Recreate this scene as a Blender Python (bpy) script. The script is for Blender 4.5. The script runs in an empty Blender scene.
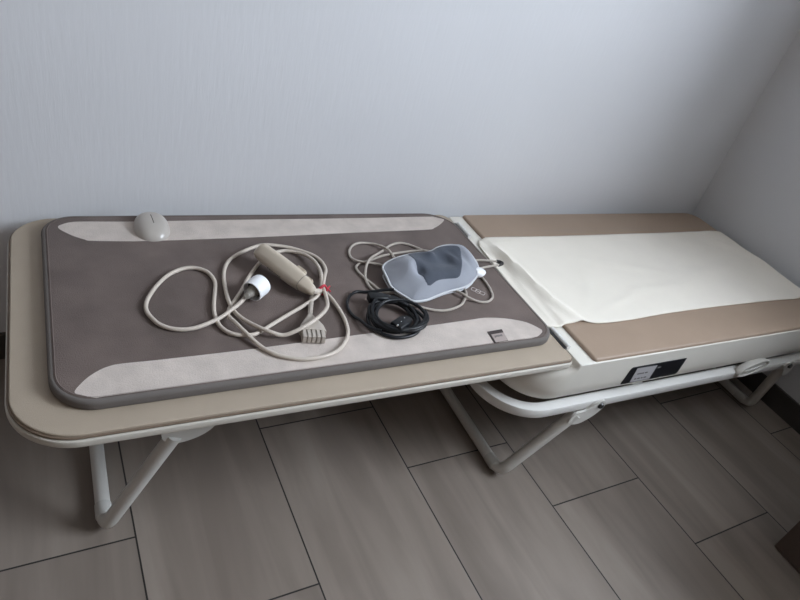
import bpy, bmesh, math, random
from mathutils import Vector, Matrix, noise
random.seed(7)
SC = bpy.context.scene
COL = SC.collection
PI = math.pi
CAM_R = [[0.879529, -0.411378, 0.239159], [-0.071743, -0.611494, -0.78799], [0.470406, 0.675902, -0.567341]]
PANEL_FRONT = [(0.0044, 0.7349),(0.0196, 0.7571),(0.037, 0.772),(0.0523, 0.7798),(0.0718, 0.7832),(0.1293, 0.7825),(0.2685, 0.7838),(0.4447, 0.7897),(0.6373, 0.7955),(0.7416, 0.8001),(0.7831, 0.8011),(0.8255, 0.7934),(0.8601, 0.7805),(0.8786, 0.7678),(0.8927, 0.749),(0.8934, 0.7423),(0.8855, 0.7352),(0.8623, 0.7257),(0.8205, 0.7227),(0.7686, 0.7215),(0.5377, 0.7186),(0.2902, 0.7108),(0.1043, 0.7087),(0.0424, 0.7133),(0.0301, 0.717),(0.0136, 0.7263)]
PANEL_BACK = [(0.0002, 1.1845),(0.0114, 1.1981),(0.0284, 1.2044),(0.0579, 1.2052),(0.1414, 1.2031),(0.3592, 1.2052),(0.6273, 1.2061),(0.8412, 1.2096),(0.8672, 1.2071),(0.8783, 1.2019),(0.8906, 1.1932),(0.8667, 1.1716),(0.8403, 1.1557),(0.8099, 1.1482),(0.6022, 1.1417),(0.3635, 1.1332),(0.1607, 1.1297),(0.0607, 1.1347),(0.0429, 1.1409),(0.0207, 1.1578)]
CORD_A = [(0.303, 0.9174),(0.2902, 0.9037),(0.2757, 0.8891),(0.26, 0.8758),(0.2415, 0.8641),(0.2057, 0.8493),(0.1815, 0.8458),(0.1591, 0.8507),(0.1407, 0.8645),(0.13, 0.885),(0.1248, 0.9041),(0.127, 0.9249),(0.1352, 0.9457),(0.152, 0.9754),(0.1745, 1.0036),(0.1989, 1.0209),(0.2219, 1.0256),(0.2401, 1.0174),(0.2513, 1.0025),(0.2559, 0.9766),(0.251, 0.9511),(0.2427, 0.9199),(0.2364, 0.8898),(0.2355, 0.8686),(0.2376, 0.8475),(0.2474, 0.8292),(0.2643, 0.8183),(0.2874, 0.8156),(0.3057, 0.8238),(0.3323, 0.8405),(0.3705, 0.8636),(0.4067, 0.8843),(0.4382, 0.9049),(0.456, 0.9258)]
CORD_B = [(0.456, 0.9258),(0.4724, 0.9615),(0.487, 0.9921),(0.4896, 1.022),(0.4804, 1.0483),(0.4593, 1.0669),(0.4364, 1.0799),(0.4087, 1.0873),(0.38, 1.0901),(0.3521, 1.0812),(0.3207, 1.0636),(0.298, 1.0437),(0.283, 1.0165),(0.2741, 0.9823),(0.2689, 0.9398),(0.2677, 0.9035),(0.2727, 0.8764),(0.2851, 0.8491),(0.3004, 0.8246),(0.3179, 0.8088),(0.338, 0.8025),(0.3602, 0.8024),(0.3888, 0.8116),(0.4152, 0.8288),(0.4408, 0.859),(0.452, 0.8904),(0.4538, 0.9194)]
CORD_C = [(0.4551, 0.9293),(0.4696, 0.9723),(0.4702, 1.008),(0.4614, 1.042),(0.4443, 1.0621),(0.4237, 1.0711),(0.4028, 1.0667),(0.3755, 1.05),(0.354, 1.0281),(0.3257, 0.989),(0.3006, 0.9464),(0.2788, 0.9141),(0.2641, 0.8921),(0.2575, 0.8727),(0.2582, 0.8598),(0.2641, 0.8395),(0.2762, 0.8133),(0.2921, 0.783),(0.3123, 0.7603),(0.3351, 0.7475),(0.3598, 0.74),(0.3874, 0.7399),(0.4154, 0.747),(0.4385, 0.7621),(0.4596, 0.7897),(0.4689, 0.8234),(0.4702, 0.8598),(0.4672, 0.8886),(0.4617, 0.9087),(0.4549, 0.9226)]
CORD_D = [(0.456, 0.9258),(0.4421, 0.9224),(0.4297, 0.9091),(0.4211, 0.891),(0.4103, 0.8644)]
CONN = [(0.4026, 0.8435),(0.373, 0.8045),(0.4194, 0.8006),(0.3668, 0.7747),(0.4092, 0.7782),(0.3901, 0.7957)]
REMOTE = [(0.3585, 1.048),(0.4285, 0.9209)]
PLUG = [(0.3109, 0.9144),(0.3478, 0.9552)]
TIE = [(0.4524, 0.9185)]
THIN_A = [(0.6704, 1.011),(0.6669, 1.0311),(0.6613, 1.0543),(0.6482, 1.0758),(0.629, 1.0909),(0.6048, 1.0938),(0.583, 1.0821),(0.5665, 1.0579),(0.5639, 1.0336),(0.5734, 1.016),(0.5973, 1.0079),(0.6256, 1.0023),(0.6402, 0.9796)]
THIN_B = [(0.7741, 1.0262),(0.7606, 1.0464),(0.7459, 1.0648),(0.727, 1.0819),(0.7065, 1.0884),(0.679, 1.0793),(0.6552, 1.0624),(0.628, 1.0439),(0.6028, 1.021),(0.581, 0.9941),(0.5685, 0.9675),(0.5638, 0.9455),(0.5647, 0.9234),(0.5732, 0.9096),(0.5992, 0.8896),(0.6174, 0.8722),(0.6425, 0.8541),(0.6745, 0.8368),(0.7075, 0.8342),(0.7423, 0.8452),(0.7583, 0.858),(0.7771, 0.8782),(0.7831, 0.8981),(0.7802, 0.9193)]
THIN_C = [(0.7808, 1.0388),(0.764, 1.0531),(0.7194, 1.0522),(0.6736, 1.0459),(0.6382, 1.0382),(0.6078, 1.0255),(0.5793, 1.0156),(0.5654, 1.0071),(0.5594, 0.9959),(0.5607, 0.9773),(0.5668, 0.9563),(0.5737, 0.9378),(0.5842, 0.9149),(0.6151, 0.905),(0.7433, 0.9184),(0.753, 0.8944),(0.7618, 0.8754),(0.776, 0.8604),(0.7961, 0.85),(0.8156, 0.849),(0.8331, 0.8582),(0.8428, 0.8708),(0.85, 0.8933),(0.8536, 0.9216),(0.8539, 0.9511)]
THIN_D = [(0.8575, 0.9549),(0.8721, 0.9612),(0.8938, 0.9671),(0.9118, 0.9724),(0.9304, 0.9782),(0.9415, 0.9827),(0.9379, 0.9898),(0.9252, 0.9934),(0.9054, 0.9975),(0.8887, 1.0003),(0.8704, 1.0001),(0.8453, 0.9941)]
PILLOW = [(0.6054, 0.9678, 0.43),(0.6286, 0.9823, 0.434),(0.671, 0.9962, 0.436),(0.7068, 1.0025, 0.436),(0.7318, 1.0046, 0.436),(0.7497, 1.0109, 0.436),(0.7685, 1.0197, 0.438),(0.7977, 1.0272, 0.438),(0.822, 1.0251, 0.438),(0.8441, 1.0158, 0.434),(0.8493, 0.9868, 0.43),(0.8493, 0.9626, 0.426),(0.8383, 0.9371, 0.424),(0.8209, 0.9186, 0.422),(0.7958, 0.9016, 0.418),(0.7691, 0.8921, 0.416),(0.7283, 0.8858, 0.414),(0.6897, 0.8734, 0.413),(0.6636, 0.8657, 0.412),(0.6363, 0.8645, 0.413),(0.6244, 0.877, 0.415),(0.6097, 0.8935, 0.418),(0.6004, 0.9082, 0.422),(0.6007, 0.9285, 0.426),(0.6019, 0.9487, 0.428)]
PILLOW_DARK = [(0.6716, 0.9903),(0.7022, 0.9955),(0.727, 0.9975),(0.7444, 1.0031),(0.764, 1.0124),(0.7881, 1.0109),(0.808, 1.0013),(0.8074, 0.9825),(0.7961, 0.9539),(0.7805, 0.9267),(0.7638, 0.906),(0.7339, 0.9034),(0.7024, 0.8963),(0.6728, 0.883),(0.6677, 0.9082),(0.6671, 0.9431)]
CAP = [(0.847, 0.9432)]
BLACK_C = [(0.5697, 0.8217),(0.6256, 0.8024),(0.5105, 0.8297),(0.5454, 0.7686),(0.5997, 0.8873)]
BLACK_LOOP = [(0.6023, 0.8981),(0.5819, 0.9047),(0.5657, 0.9073),(0.5453, 0.9129),(0.5267, 0.9158),(0.5084, 0.9044),(0.4933, 0.8816),(0.4891, 0.8583),(0.4932, 0.8383),(0.4986, 0.8223),(0.5046, 0.7954),(0.521, 0.7783)]
BLACK_PLUG = [(0.5332, 0.8736),(0.5798, 0.8682),(0.6069, 0.8404),(0.5507, 0.78),(0.5942, 0.8023),(0.5524, 0.7779),(0.5644, 0.7862),(0.576, 0.7952)]
TAG = [(0.7591, 0.7582),(0.7976, 0.7606),(0.7915, 0.7256),(0.755, 0.7237)]
EMBLEM = [(0.813, 0.9031),(0.8139, 0.8909),(0.8163, 0.8814),(0.8261, 0.884),(0.8068, 0.8972),(0.8189, 0.9015)]
DOME = [(0.1674, 1.1516)]

T = 0.385          # top of the bed
ZM = 0.404         # top of the mat
CAM_H = 1.14532
TH = 0.30          # depth of the window reveal
XW, YW = 1.996, 1.277   # inner faces of the right wall and the back wall

# ------------------------------------------------------------------ materials
def new_mat(name, col, rough=0.6, spec=0.4, bump=0.0, bump_scale=200, var=0.0, var_scale=6, sheen=0.0, metal=0.0, coat=0.0, stretch=None):
    m = bpy.data.materials.new(name); m.use_nodes = True
    nt = m.node_tree; b = nt.nodes['Principled BSDF']
    b.inputs['Base Color'].default_value = (*col, 1)
    b.inputs['Roughness'].default_value = rough
    b.inputs['Specular IOR Level'].default_value = spec
    b.inputs['Metallic'].default_value = metal
    b.inputs['Sheen Weight'].default_value = sheen
    b.inputs['Coat Weight'].default_value = coat
    tc = nt.nodes.new('ShaderNodeTexCoord')
    if var > 0:
        n = nt.nodes.new('ShaderNodeTexNoise'); n.inputs['Scale'].default_value = var_scale; n.inputs['Detail'].default_value = 5
        nt.links.new(tc.outputs['Object'], n.inputs['Vector'])
        r = nt.nodes.new('ShaderNodeMapRange')
        r.inputs[1].default_value = 0.3; r.inputs[2].default_value = 0.7
        r.inputs[3].default_value = 1 - var; r.inputs[4].default_value = 1 + var
        nt.links.new(n.outputs['Fac'], r.inputs[0])
        mx = nt.nodes.new('ShaderNodeVectorMath'); mx.operation = 'SCALE'
        mx.inputs[0].default_value = col
        nt.links.new(r.outputs[0], mx.inputs['Scale'])
        nt.links.new(mx.outputs[0], b.inputs['Base Color'])
    if bump > 0:
        n2 = nt.nodes.new('ShaderNodeTexNoise'); n2.inputs['Scale'].default_value = bump_scale; n2.inputs['Detail'].default_value = 3
        if stretch:
            mp = nt.nodes.new('ShaderNodeMapping'); mp.inputs['Scale'].default_value = stretch
            nt.links.new(tc.outputs['Object'], mp.inputs['Vector']); nt.links.new(mp.outputs[0], n2.inputs['Vector'])
        else: nt.links.new(tc.outputs['Object'], n2.inputs['Vector'])
        bp = nt.nodes.new('ShaderNodeBump'); bp.inputs['Strength'].default_value = bump; bp.inputs['Distance'].default_value = 0.002
        nt.links.new(n2.outputs['Fac'], bp.inputs['Height']); nt.links.new(bp.outputs[0], b.inputs['Normal'])
    return m

def tile_mat():
    m = bpy.data.materials.new('floor_tile'); m.use_nodes = True
    nt = m.node_tree; N = nt.nodes; L = nt.links; b = N['Principled BSDF']
    def math_(op, a, c=None, d=None):
        n = N.new('ShaderNodeMath'); n.operation = op
        for i, v in enumerate((a, c, d)):
            if v is None: continue
            if isinstance(v, (int, float)): n.inputs[i].default_value = v
            else: L.new(v, n.inputs[i])
        return n.outputs[0]
    tc = N.new('ShaderNodeTexCoord'); sp = N.new('ShaderNodeSeparateXYZ'); L.new(tc.outputs['Object'], sp.inputs[0])
    X, Y = sp.outputs[0], sp.outputs[1]
    t = 0.0274
    u = math_('ADD', X, math_('MULTIPLY', Y, t)); v = math_('SUBTRACT', Y, math_('MULTIPLY', X, t))
    uu = math_('DIVIDE', math_('SUBTRACT', u, 0.108), 0.2976)
    k = math_('FLOOR', uu); fu = math_('FRACT', uu)
    vv = math_('DIVIDE', math_('ADD', math_('SUBTRACT', v, 0.5335), math_('MULTIPLY', k, 0.1985)), 0.5955)
    j = math_('FLOOR', vv); fv = math_('FRACT', vv)
    def edge(f, size, g):
        d = math_('MULTIPLY', math_('MINIMUM', f, math_('SUBTRACT', 1.0, f)), size)
        return math_('LESS_THAN', d, g)
    gr = math_('MAXIMUM', edge(fu, 0.2976, 0.0016), edge(fv, 0.5955, 0.0016))
    cmb = N.new('ShaderNodeCombineXYZ'); L.new(k, cmb.inputs[0]); L.new(j, cmb.inputs[1])
    wn = N.new('ShaderNodeTexWhiteNoise'); wn.noise_dimensions = '3D'; L.new(cmb.outputs[0], wn.inputs['Vector'])
    # streaks that run along each tile, different in every tile
    sc = N.new('ShaderNodeCombineXYZ')
    L.new(math_('MULTIPLY', u, 14.0), sc.inputs[0]); L.new(math_('MULTIPLY', v, 1.6), sc.inputs[1])
    L.new(math_('MULTIPLY', wn.outputs['Value'], 40.0), sc.inputs[2])
    nz = N.new('ShaderNodeTexNoise'); nz.inputs['Scale'].default_value = 1.0; nz.inputs['Detail'].default_value = 6; nz.inputs['Distortion'].default_value = 0.6
    L.new(sc.outputs[0], nz.inputs['Vector'])
    ramp = N.new('ShaderNodeValToRGB'); L.new(nz.outputs['Fac'], ramp.inputs[0])
    ramp.color_ramp.elements[0].position = 0.3; ramp.color_ramp.elements[0].color = (0.188, 0.155, 0.130, 1)
    ramp.color_ramp.elements[1].position = 0.72; ramp.color_ramp.elements[1].color = (0.286, 0.243, 0.207, 1)
    br = N.new('ShaderNodeVectorMath'); br.operation = 'SCALE'; L.new(ramp.outputs[0], br.inputs[0])
    L.new(math_('ADD', math_('MULTIPLY', wn.outputs['Value'], 0.14), 0.93), br.inputs['Scale'])
    mix = N.new('ShaderNodeMix'); mix.data_type = 'RGBA'
    L.new(gr, mix.inputs[0]); L.new(br.outputs[0], mix.inputs[6]); mix.inputs[7].default_value = (0.02, 0.018, 0.017, 1)
    L.new(mix.outputs[2], b.inputs['Base Color'])
    b.inputs['Roughness'].default_value = 0.5; b.inputs['Specular IOR Level'].default_value = 0.35
    bp = N.new('ShaderNodeBump'); bp.inputs['Strength'].default_value = 0.5; bp.inputs['Distance'].default_value = 0.001; bp.invert = True
    L.new(gr, bp.inputs['Height']); L.new(bp.outputs[0], b.inputs['Normal'])
    return m

M = dict(
    wall=new_mat('white_plaster', (0.645, 0.650, 0.670), 0.9, 0.2, 0.15, 150, 0.015, 3, stretch=(1, 1, 0.12)),
    ceiling=new_mat('ceiling_paint', (0.45, 0.42, 0.38), 0.9, 0.2, 0.1, 90),
    wall_far=new_mat('warm_brown_plaster', (0.28, 0.22, 0.18), 0.9, 0.2, 0.15, 150, 0.015, 3, stretch=(1, 1, 0.12)),
    base=new_mat('dark_skirting_tile', (0.055, 0.050, 0.047), 0.5, 0.4, 0, 0, 0.15, 20),
    floor=tile_mat(),
    frame=new_mat('window_frame_white', (0.7, 0.7, 0.7), 0.4),
    glass=None,
    vinyl=new_mat('beige_vinyl', (0.385, 0.320, 0.250), 0.55, 0.35, 0.25, 900, 0.04, 9),
    vinyl_edge=new_mat('brown_vinyl_edge', (0.17, 0.125, 0.09), 0.55, 0.35),
    pad=new_mat('tan_vinyl', (0.355, 0.265, 0.198), 0.5, 0.4, 0.25, 900, 0.04, 9),
    plastic=new_mat('offwhite_plastic', (0.72, 0.69, 0.625), 0.42, 0.45, 0, 0, 0.03, 5),
    board=new_mat('pale_beige_plastic', (0.53, 0.495, 0.44), 0.45, 0.4),
    metal=new_mat('white_enamelled_steel', (0.68, 0.67, 0.645), 0.35, 0.5, 0, 0, 0.03, 12),
    legs=new_mat('grey_enamelled_steel', (0.58, 0.565, 0.53), 0.4, 0.45, 0, 0, 0.04, 12),
    bolt=new_mat('dark_steel_bolt', (0.05, 0.05, 0.05), 0.3, 0.5, metal=0.6),
    rubber=new_mat('grey_rubber', (0.50, 0.49, 0.46), 0.8, 0.2),
    mat_dark=new_mat('brown_grey_suede', (0.142, 0.110, 0.098), 0.9, 0.15, 0.5, 500, 0.20, 11, 0.12),
    mat_light=new_mat('pale_grey_suede', (0.55, 0.485, 0.44), 0.9, 0.15, 0.5, 500, 0.11, 26, 0.1),
    mat_edge=new_mat('grey_woven_edging', (0.15, 0.134, 0.124), 0.85, 0.2, 0.4, 700),
    dome=new_mat('warm_grey_plastic', (0.43, 0.395, 0.36), 0.28, 0.5),
    seam=new_mat('dark_seam', (0.12, 0.11, 0.10), 0.7),
    cloth=new_mat('cream_cotton', (0.84, 0.79, 0.70), 0.9, 0.15, 0.35, 700, 0.02, 10, 0.1),
    cord=new_mat('beige_cable_pvc', (0.55, 0.485, 0.42), 0.45, 0.4),
    thin=new_mat('grey_beige_cable_pvc', (0.46, 0.41, 0.36), 0.45, 0.4),
    remote=new_mat('yellowed_plastic', (0.58, 0.505, 0.41), 0.38, 0.45),
    plugw=new_mat('white_plug_plastic', (0.88, 0.89, 0.91), 0.35, 0.5),
    pluggrey=new_mat('grey_plug_plastic', (0.26, 0.24, 0.21), 0.45, 0.4),
    dark=new_mat('dark_cavity_plastic', (0.03, 0.028, 0.027), 0.5),
    red=new_mat('red_twist_tie', (0.46, 0.03, 0.05), 0.45),
    black=new_mat('black_cable_rubber', (0.006, 0.007, 0.009), 0.38, 0.35),
    pins=new_mat('nickel_pins', (0.8, 0.8, 0.8), 0.2, 0.5, metal=1.0),
    pillow=new_mat('pale_blue_grey_fabric', (0.31, 0.325, 0.365), 0.9, 0.2, 0.4, 800, 0.03, 30, 0.15),
    pillow_dark=new_mat('slate_grey_fabric', (0.070, 0.080, 0.102), 0.9, 0.2, 0.4, 800, 0.06, 30, 0.15),
    piping=new_mat('white_piping', (0.60, 0.61, 0.63), 0.6),
    plate=new_mat('black_label', (0.010, 0.011, 0.014), 0.35, 0.4),
    sticker=new_mat('pale_sticker', (0.42, 0.41, 0.42), 0.4, 0.4),
    ink=new_mat('grey_ink', (0.16, 0.15, 0.15), 0.7),
    tagdark=new_mat('dark_brown_tag', (0.05, 0.038, 0.036), 0.8),
    taglight=new_mat('pale_tag', (0.37, 0.31, 0.285), 0.8),
    emblem=new_mat('pale_embroidery', (0.55, 0.50, 0.48), 0.8),
    wood=new_mat('dark_brown_wood', (0.10, 0.072, 0.058), 0.55, 0.35, 0, 0, 0.12, 8),
)
def glass_mat():
    m = bpy.data.materials.new('window_glass'); m.use_nodes = True
    nt = m.node_tree; nt.nodes.clear()
    o = nt.nodes.new('ShaderNodeOutputMaterial'); t = nt.nodes.new('ShaderNodeBsdfTransparent'); g = nt.nodes.new('ShaderNodeBsdfGlossy')
    g.inputs['Roughness'].default_value = 0.02
    mx = nt.nodes.new('ShaderNodeMixShader'); mx.inputs[0].default_value = 0.06
    nt.links.new(t.outputs[0], mx.inputs[1]); nt.links.new(g.outputs[0], mx.inputs[2]); nt.links.new(mx.outputs[0], o.inputs[0])
    return m
M['glass'] = glass_mat()

# ------------------------------------------------------------------ helpers
def mesh_obj(name, bm, mat, parent=None, smooth=True, angle=40):
    bmesh.ops.recalc_face_normals(bm, faces=bm.faces)
    me = bpy.data.meshes.new(name)
    if smooth:
        for f in bm.faces: f.smooth = True
        for e in bm.edges:
            if len(e.link_faces) == 2 and e.calc_face_angle(0) > math.radians(angle): e.smooth = False
    bm.to_mesh(me); bm.free()
    o = bpy.data.objects.new(name, me); COL.objects.link(o)
    for mm in (mat if isinstance(mat, (list, tuple)) else [mat]): me.materials.append(mm)
    if parent is not None:
        o.parent = parent
        bpy.context.view_layer.update()
        o.matrix_parent_inverse = parent.matrix_world.inverted()
    return o

def thing(name, label, cat, loc=(0, 0, 0)):
    o = bpy.data.objects.new(name, None); COL.objects.link(o); o.location = loc
    o.empty_display_size = 0.05
    o['label'] = label; o['category'] = cat
    bpy.context.view_layer.update()
    return o

def struct(o): o['kind'] = 'structure'; return o

def bm_box(bm, x0, x1, y0, y1, z0, z1, bev=0.0, mi=0):
    vs = [bm.verts.new((x, y, z)) for z in (z0, z1) for y in (y0, y1) for x in (x0, x1)]
    fs = [bm.faces.new([vs[i] for i in q]) for q in ((0, 2, 3, 1), (4, 5, 7, 6), (0, 1, 5, 4), (1, 3, 7, 5), (3, 2, 6, 7), (2, 0, 4, 6))]
    for f in fs: f.material_index = mi
    if bev:
        es = list({e for f in fs for e in f.edges})
        r = bmesh.ops.bevel(bm, geom=es, offset=bev, segments=3, affect='EDGES', profile=0.5)
        for f in r['faces']: f.material_index = mi
    return vs

def box(*a, bev=0.0):
    bm = bmesh.new(); bm_box(bm, *a, bev=bev); return bm

def catmull(pts, n, closed=False):
    P = [Vector(p) for p in pts]; out = []
    m = len(P); rng = m if closed else m - 1
    for i in range(rng):
        if closed: a, b, c, d = P[(i - 1) % m], P[i], P[(i + 1) % m], P[(i + 2) % m]
        else: a, b, c, d = P[max(i - 1, 0)], P[i], P[i + 1], P[min(i + 2, m - 1)]
        for k in range(n):
            t = k / n
            out.append(0.5 * ((2 * b) + (c - a) * t + (2 * a - 5 * b + 4 * c - d) * t * t + (3 * b - a - 3 * c + d) * t ** 3))
    if not closed: out.append(P[-1].copy())
    return out

def smooth_path(P, it=2, closed=False):
    for _ in range(it):
        Q = [p.copy() for p in P]; n = len(P)
        for i in range(n):
            if not closed and i in (0, n - 1): continue
            Q[i] = P[i] * 0.5 + (P[(i - 1) % n] + P[(i + 1) % n]) * 0.25
        P = Q
    return P

def resample(P, n, closed=True):
    P = [Vector(p) for p in P]
    Q = P + [P[0]] if closed else P
    ls = [0]
    for a, b in zip(Q, Q[1:]): ls.append(ls[-1] + (b - a).length)
    out = []; j = 0; cnt = n if closed else n - 1
    for i in range(n):
        s = ls[-1] * i / cnt
        while j < len(ls) - 2 and ls[j + 1] < s: j += 1
        d = ls[j + 1] - ls[j]
        out.append(Q[j].lerp(Q[j + 1], (s - ls[j]) / d if d > 1e-9 else 0))
    return out

def tube(bm, path, r, seg=10, closed=False, mi=0, radii=None):
    P = [Vector(p) for p in path]; n = len(P)
    tan = []
    for i in range(n):
        a = P[(i - 1) % n] if closed else P[max(i - 1, 0)]
        b = P[(i + 1) % n] if closed else P[min(i + 1, n - 1)]
        tan.append((b - a).normalized())
    nrm = tan[0].orthogonal().normalized()
    if abs(tan[0].z) < 0.9: nrm = (Vector((0, 0, 1)) - tan[0] * tan[0].z).normalized()
    rings = []
    for i in range(n):
        nrm = (nrm - tan[i] * nrm.dot(tan[i])).normalized()
        bi = tan[i].cross(nrm); rr = radii[i] if radii else r
        rings.append([bm.verts.new(P[i] + (nrm * math.cos(2 * PI * k / seg) + bi * math.sin(2 * PI * k / seg)) * rr) for k in range(seg)])
    for i in range(n if closed else n - 1):
        A, B = rings[i], rings[(i + 1) % n]
        for k in range(seg):
            f = bm.faces.new((A[k], A[(k + 1) % seg], B[(k + 1) % seg], B[k])); f.material_index = mi
    if not closed:
        f = bm.faces.new(rings[0][::-1]); f.material_index = mi
        f = bm.faces.new(rings[-1]); f.material_index = mi
    return rings

def loft(bm, rings, cap0=True, cap1=True, mi=0, wrap=False):
    R = [[bm.verts.new(p) for p in ring] for ring in rings]; n = len(R[0])
    for i in range(len(R) if wrap else len(R) - 1):
        A, B = R[i], R[(i + 1) % len(R)]
        for k in range(n):
            f = bm.faces.new((A[k], A[(k + 1) % n], B[(k + 1) % n], B[k])); f.material_index = mi
    if not wrap:
        if cap0: bm.faces.new(R[0][::-1]).material_index = mi
        if cap1: bm.faces.new(R[-1]).material_index = mi
    return R

def rrect(x0, x1, y0, y1, r, n=10):
    # r = radii at (x0,y0),(x1,y0),(x1,y1),(x0,y1); counter-clockwise
    if isinstance(r, (int, float)): r = (r,) * 4
    cs = [(x0, y0, 1, 1, PI), (x1, y0, -1, 1, 1.5 * PI), (x1, y1, -1, -1, 0), (x0, y1, 1, -1, 0.5 * PI)]
    out = []
    for (cx, cy, sx, sy, a0), q in zip(cs, r):
        for k in range(n + 1):
            a = a0 + 0.5 * PI * k / n
            out.append((cx + sx * q + q * math.cos(a), cy + sy * q + q * math.sin(a)))
    return out

def offset(pts, d):      # inward for d > 0, counter-clockwise outline
    n = len(pts); out = []
    for i in range(n):
        p = Vector(pts[i]); 
        j = 1
        while (Vector(pts[(i + j) % n]) - Vector(pts[(i - j) % n])).length < 1e-5: j += 1
        t = (Vector(pts[(i + j) % n]) - Vector(pts[(i - j) % n])).normalized()
        out.append((p.x - t.y * d, p.y + t.x * d))
    return out

def slab(bm, outline, z0, z1, r=0.004, r0=0.0, seg=4, mi=0):   # rounded-edge slab
    rings = []
    if r0 > 0:
        for k in range(seg + 1):
            a = 0.5 * PI * k / seg
            rings.append([(x, y, z0 + r0 * (1 - math.sin(a))) for x, y in offset(outline, r0 * (1 - math.cos(a)))][:] if False else
                         [(x, y, z0 + r0 * (1 - math.cos(a))) for x, y in offset(outline, r0 * (1 - math.sin(a)))])
    else: rings.append([(x, y, z0) for x, y in outline])
    for k in range(seg + 1):
        a = 0.5 * PI * k / seg
        rings.append([(x, y, z1 - r * (1 - math.sin(a))) for x, y in offset(outline, r * (1 - math.cos(a)))])
    return loft(bm, rings, mi=mi)

def lift_path(pts, base, lifts, r, n=8, sm=3):
    """world xy trace -> 3-D path lying at z=base, lifted near given points [(index, dz, spread)]"""
    P = []
    for i, (x, y) in enumerate(pts):
        dz = 0
        for (c, h, s) in lifts: dz = max(dz, h * math.exp(-((i - c) / s) ** 2))
        P.append((x, y, base + dz))
    return smooth_path(catmull(P, n), sm)

def cyl(bm, c, axis, r0, r1, h, seg=24, mi=0, bev=0.0):
    ax = Vector(axis).normalized(); c = Vector(c)
    u = ax.orthogonal().normalized(); v = ax.cross(u)
    prof = [(r0, 0), (r1, h)] if not bev else [(r0 - bev, 0), (r0, bev), (r1, h - bev), (r1 - bev, h)]
    loft(bm, [[c + ax * z + (u * math.cos(2 * PI * k / seg) + v * math.sin(2 * PI * k / seg)) * r for k in range(seg)] for r, z in prof], mi=mi)

# ------------------------------------------------------------------ the room
X0, Y0, ZC = -1.9, -2.3, 2.5
wy0, wy1, wz0, wz1 = -0.88, 0.34, 1.15, 2.40        # window opening in the right wall
struct(mesh_obj('floor', box(X0, XW + TH, Y0, YW + 0.2, -0.1, 0), M['floor'], smooth=False))
struct(mesh_obj('ceiling', box(X0 - 0.1, XW + TH, Y0 - 0.1, YW + 0.2, ZC, ZC + 0.1), M['ceiling'], smooth=False))
struct(mesh_obj('wall_back', box(X0 - 0.1, XW + TH, YW, YW + 0.2, 0, ZC), M['wall'], smooth=False))
struct(mesh_obj('wall_left', box(X0 - 0.1, X0, Y0, YW, 0, ZC), M['wall_far'], smooth=False))
struct(mesh_obj('wall_front', box(X0 - 0.1, XW + TH, Y0 - 0.1, Y0, 0, ZC), M['wall_far'], smooth=False))
bm = bmesh.new()
bm_box(bm, XW, XW + TH, Y0, wy0, 0, ZC); bm_box(bm, XW, XW + TH, wy1, YW, 0, ZC)
bm_box(bm, XW, XW + TH, wy0, wy1, 0, wz0); bm_box(bm, XW, XW + TH, wy0, wy1, wz1, ZC)
struct(mesh_obj('wall_right', bm, M['wall'], smooth=False))
struct(mesh_obj('baseboard_back', box(X0, XW, YW - 0.009, YW, 0, 0.075, bev=0.002), M['base'], smooth=False))
struct(mesh_obj('baseboard_right', box(XW - 0.009, XW, Y0, YW - 0.009, 0, 0.075, bev=0.002), M['base'], smooth=False))
w = bpy.data.objects.new('window_1', None); COL.objects.link(w); w.location = (XW + 0.24, (wy0 + wy1) / 2, wz0); w['kind'] = 'structure'
bpy.context.view_layer.update()
bm = bmesh.new(); e = 0.05
bm_box(bm, XW + 0.21, XW + 0.27, wy0, wy0 + e, wz0, wz1); bm_box(bm, XW + 0.21, XW + 0.27, wy1 - e, wy1, wz0, wz1)
bm_box(bm, XW + 0.21, XW + 0.27, wy0 + e, wy1 - e, wz0, wz0 + e); bm_box(bm, XW + 0.21, XW + 0.27, wy0 + e, wy1 - e, wz1 - e, wz1)
mesh_obj('window_frame', bm, M['frame'], w, smooth=False)
mesh_obj('window_pane', box(XW + 0.238, XW + 0.242, wy0 + e, wy1 - e, wz0 + e, wz1 - e), M['glass'], w, smooth=False)

# ------------------------------------------------------------------ massage bed
bed = thing('massage_bed', 'long folding massage bed with tan padded top and cream plastic body against the wall', 'massage bed', (0.95, 0.95, 0))
# --- folding board on the left
BO = rrect(-0.083, 0.938, 0.666, 1.255, (0.095, 0.014, 0.03, 0.08), 14)
bm = bmesh.new(); slab(bm, offset(BO, -0.003), 0.361, 0.3765, 0.003, 0.005)
board = mesh_obj('folding_board', bm, M['board'], bed)
board['label'] = 'off-white edged folding board at the left end'
bm = bmesh.new(); slab(bm, offset(BO, 0.0025), 0.376, T, 0.0025)
bc = mesh_obj('board_cushion', bm, M['vinyl'], board)
bm = bmesh.new()
tube(bm, [(x, y, 0.3790) for x, y in offset(BO, 0.0015)], 0.0022, 8, closed=True)
mesh_obj('edge_piping', bm, M['vinyl_edge'], board)
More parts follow.
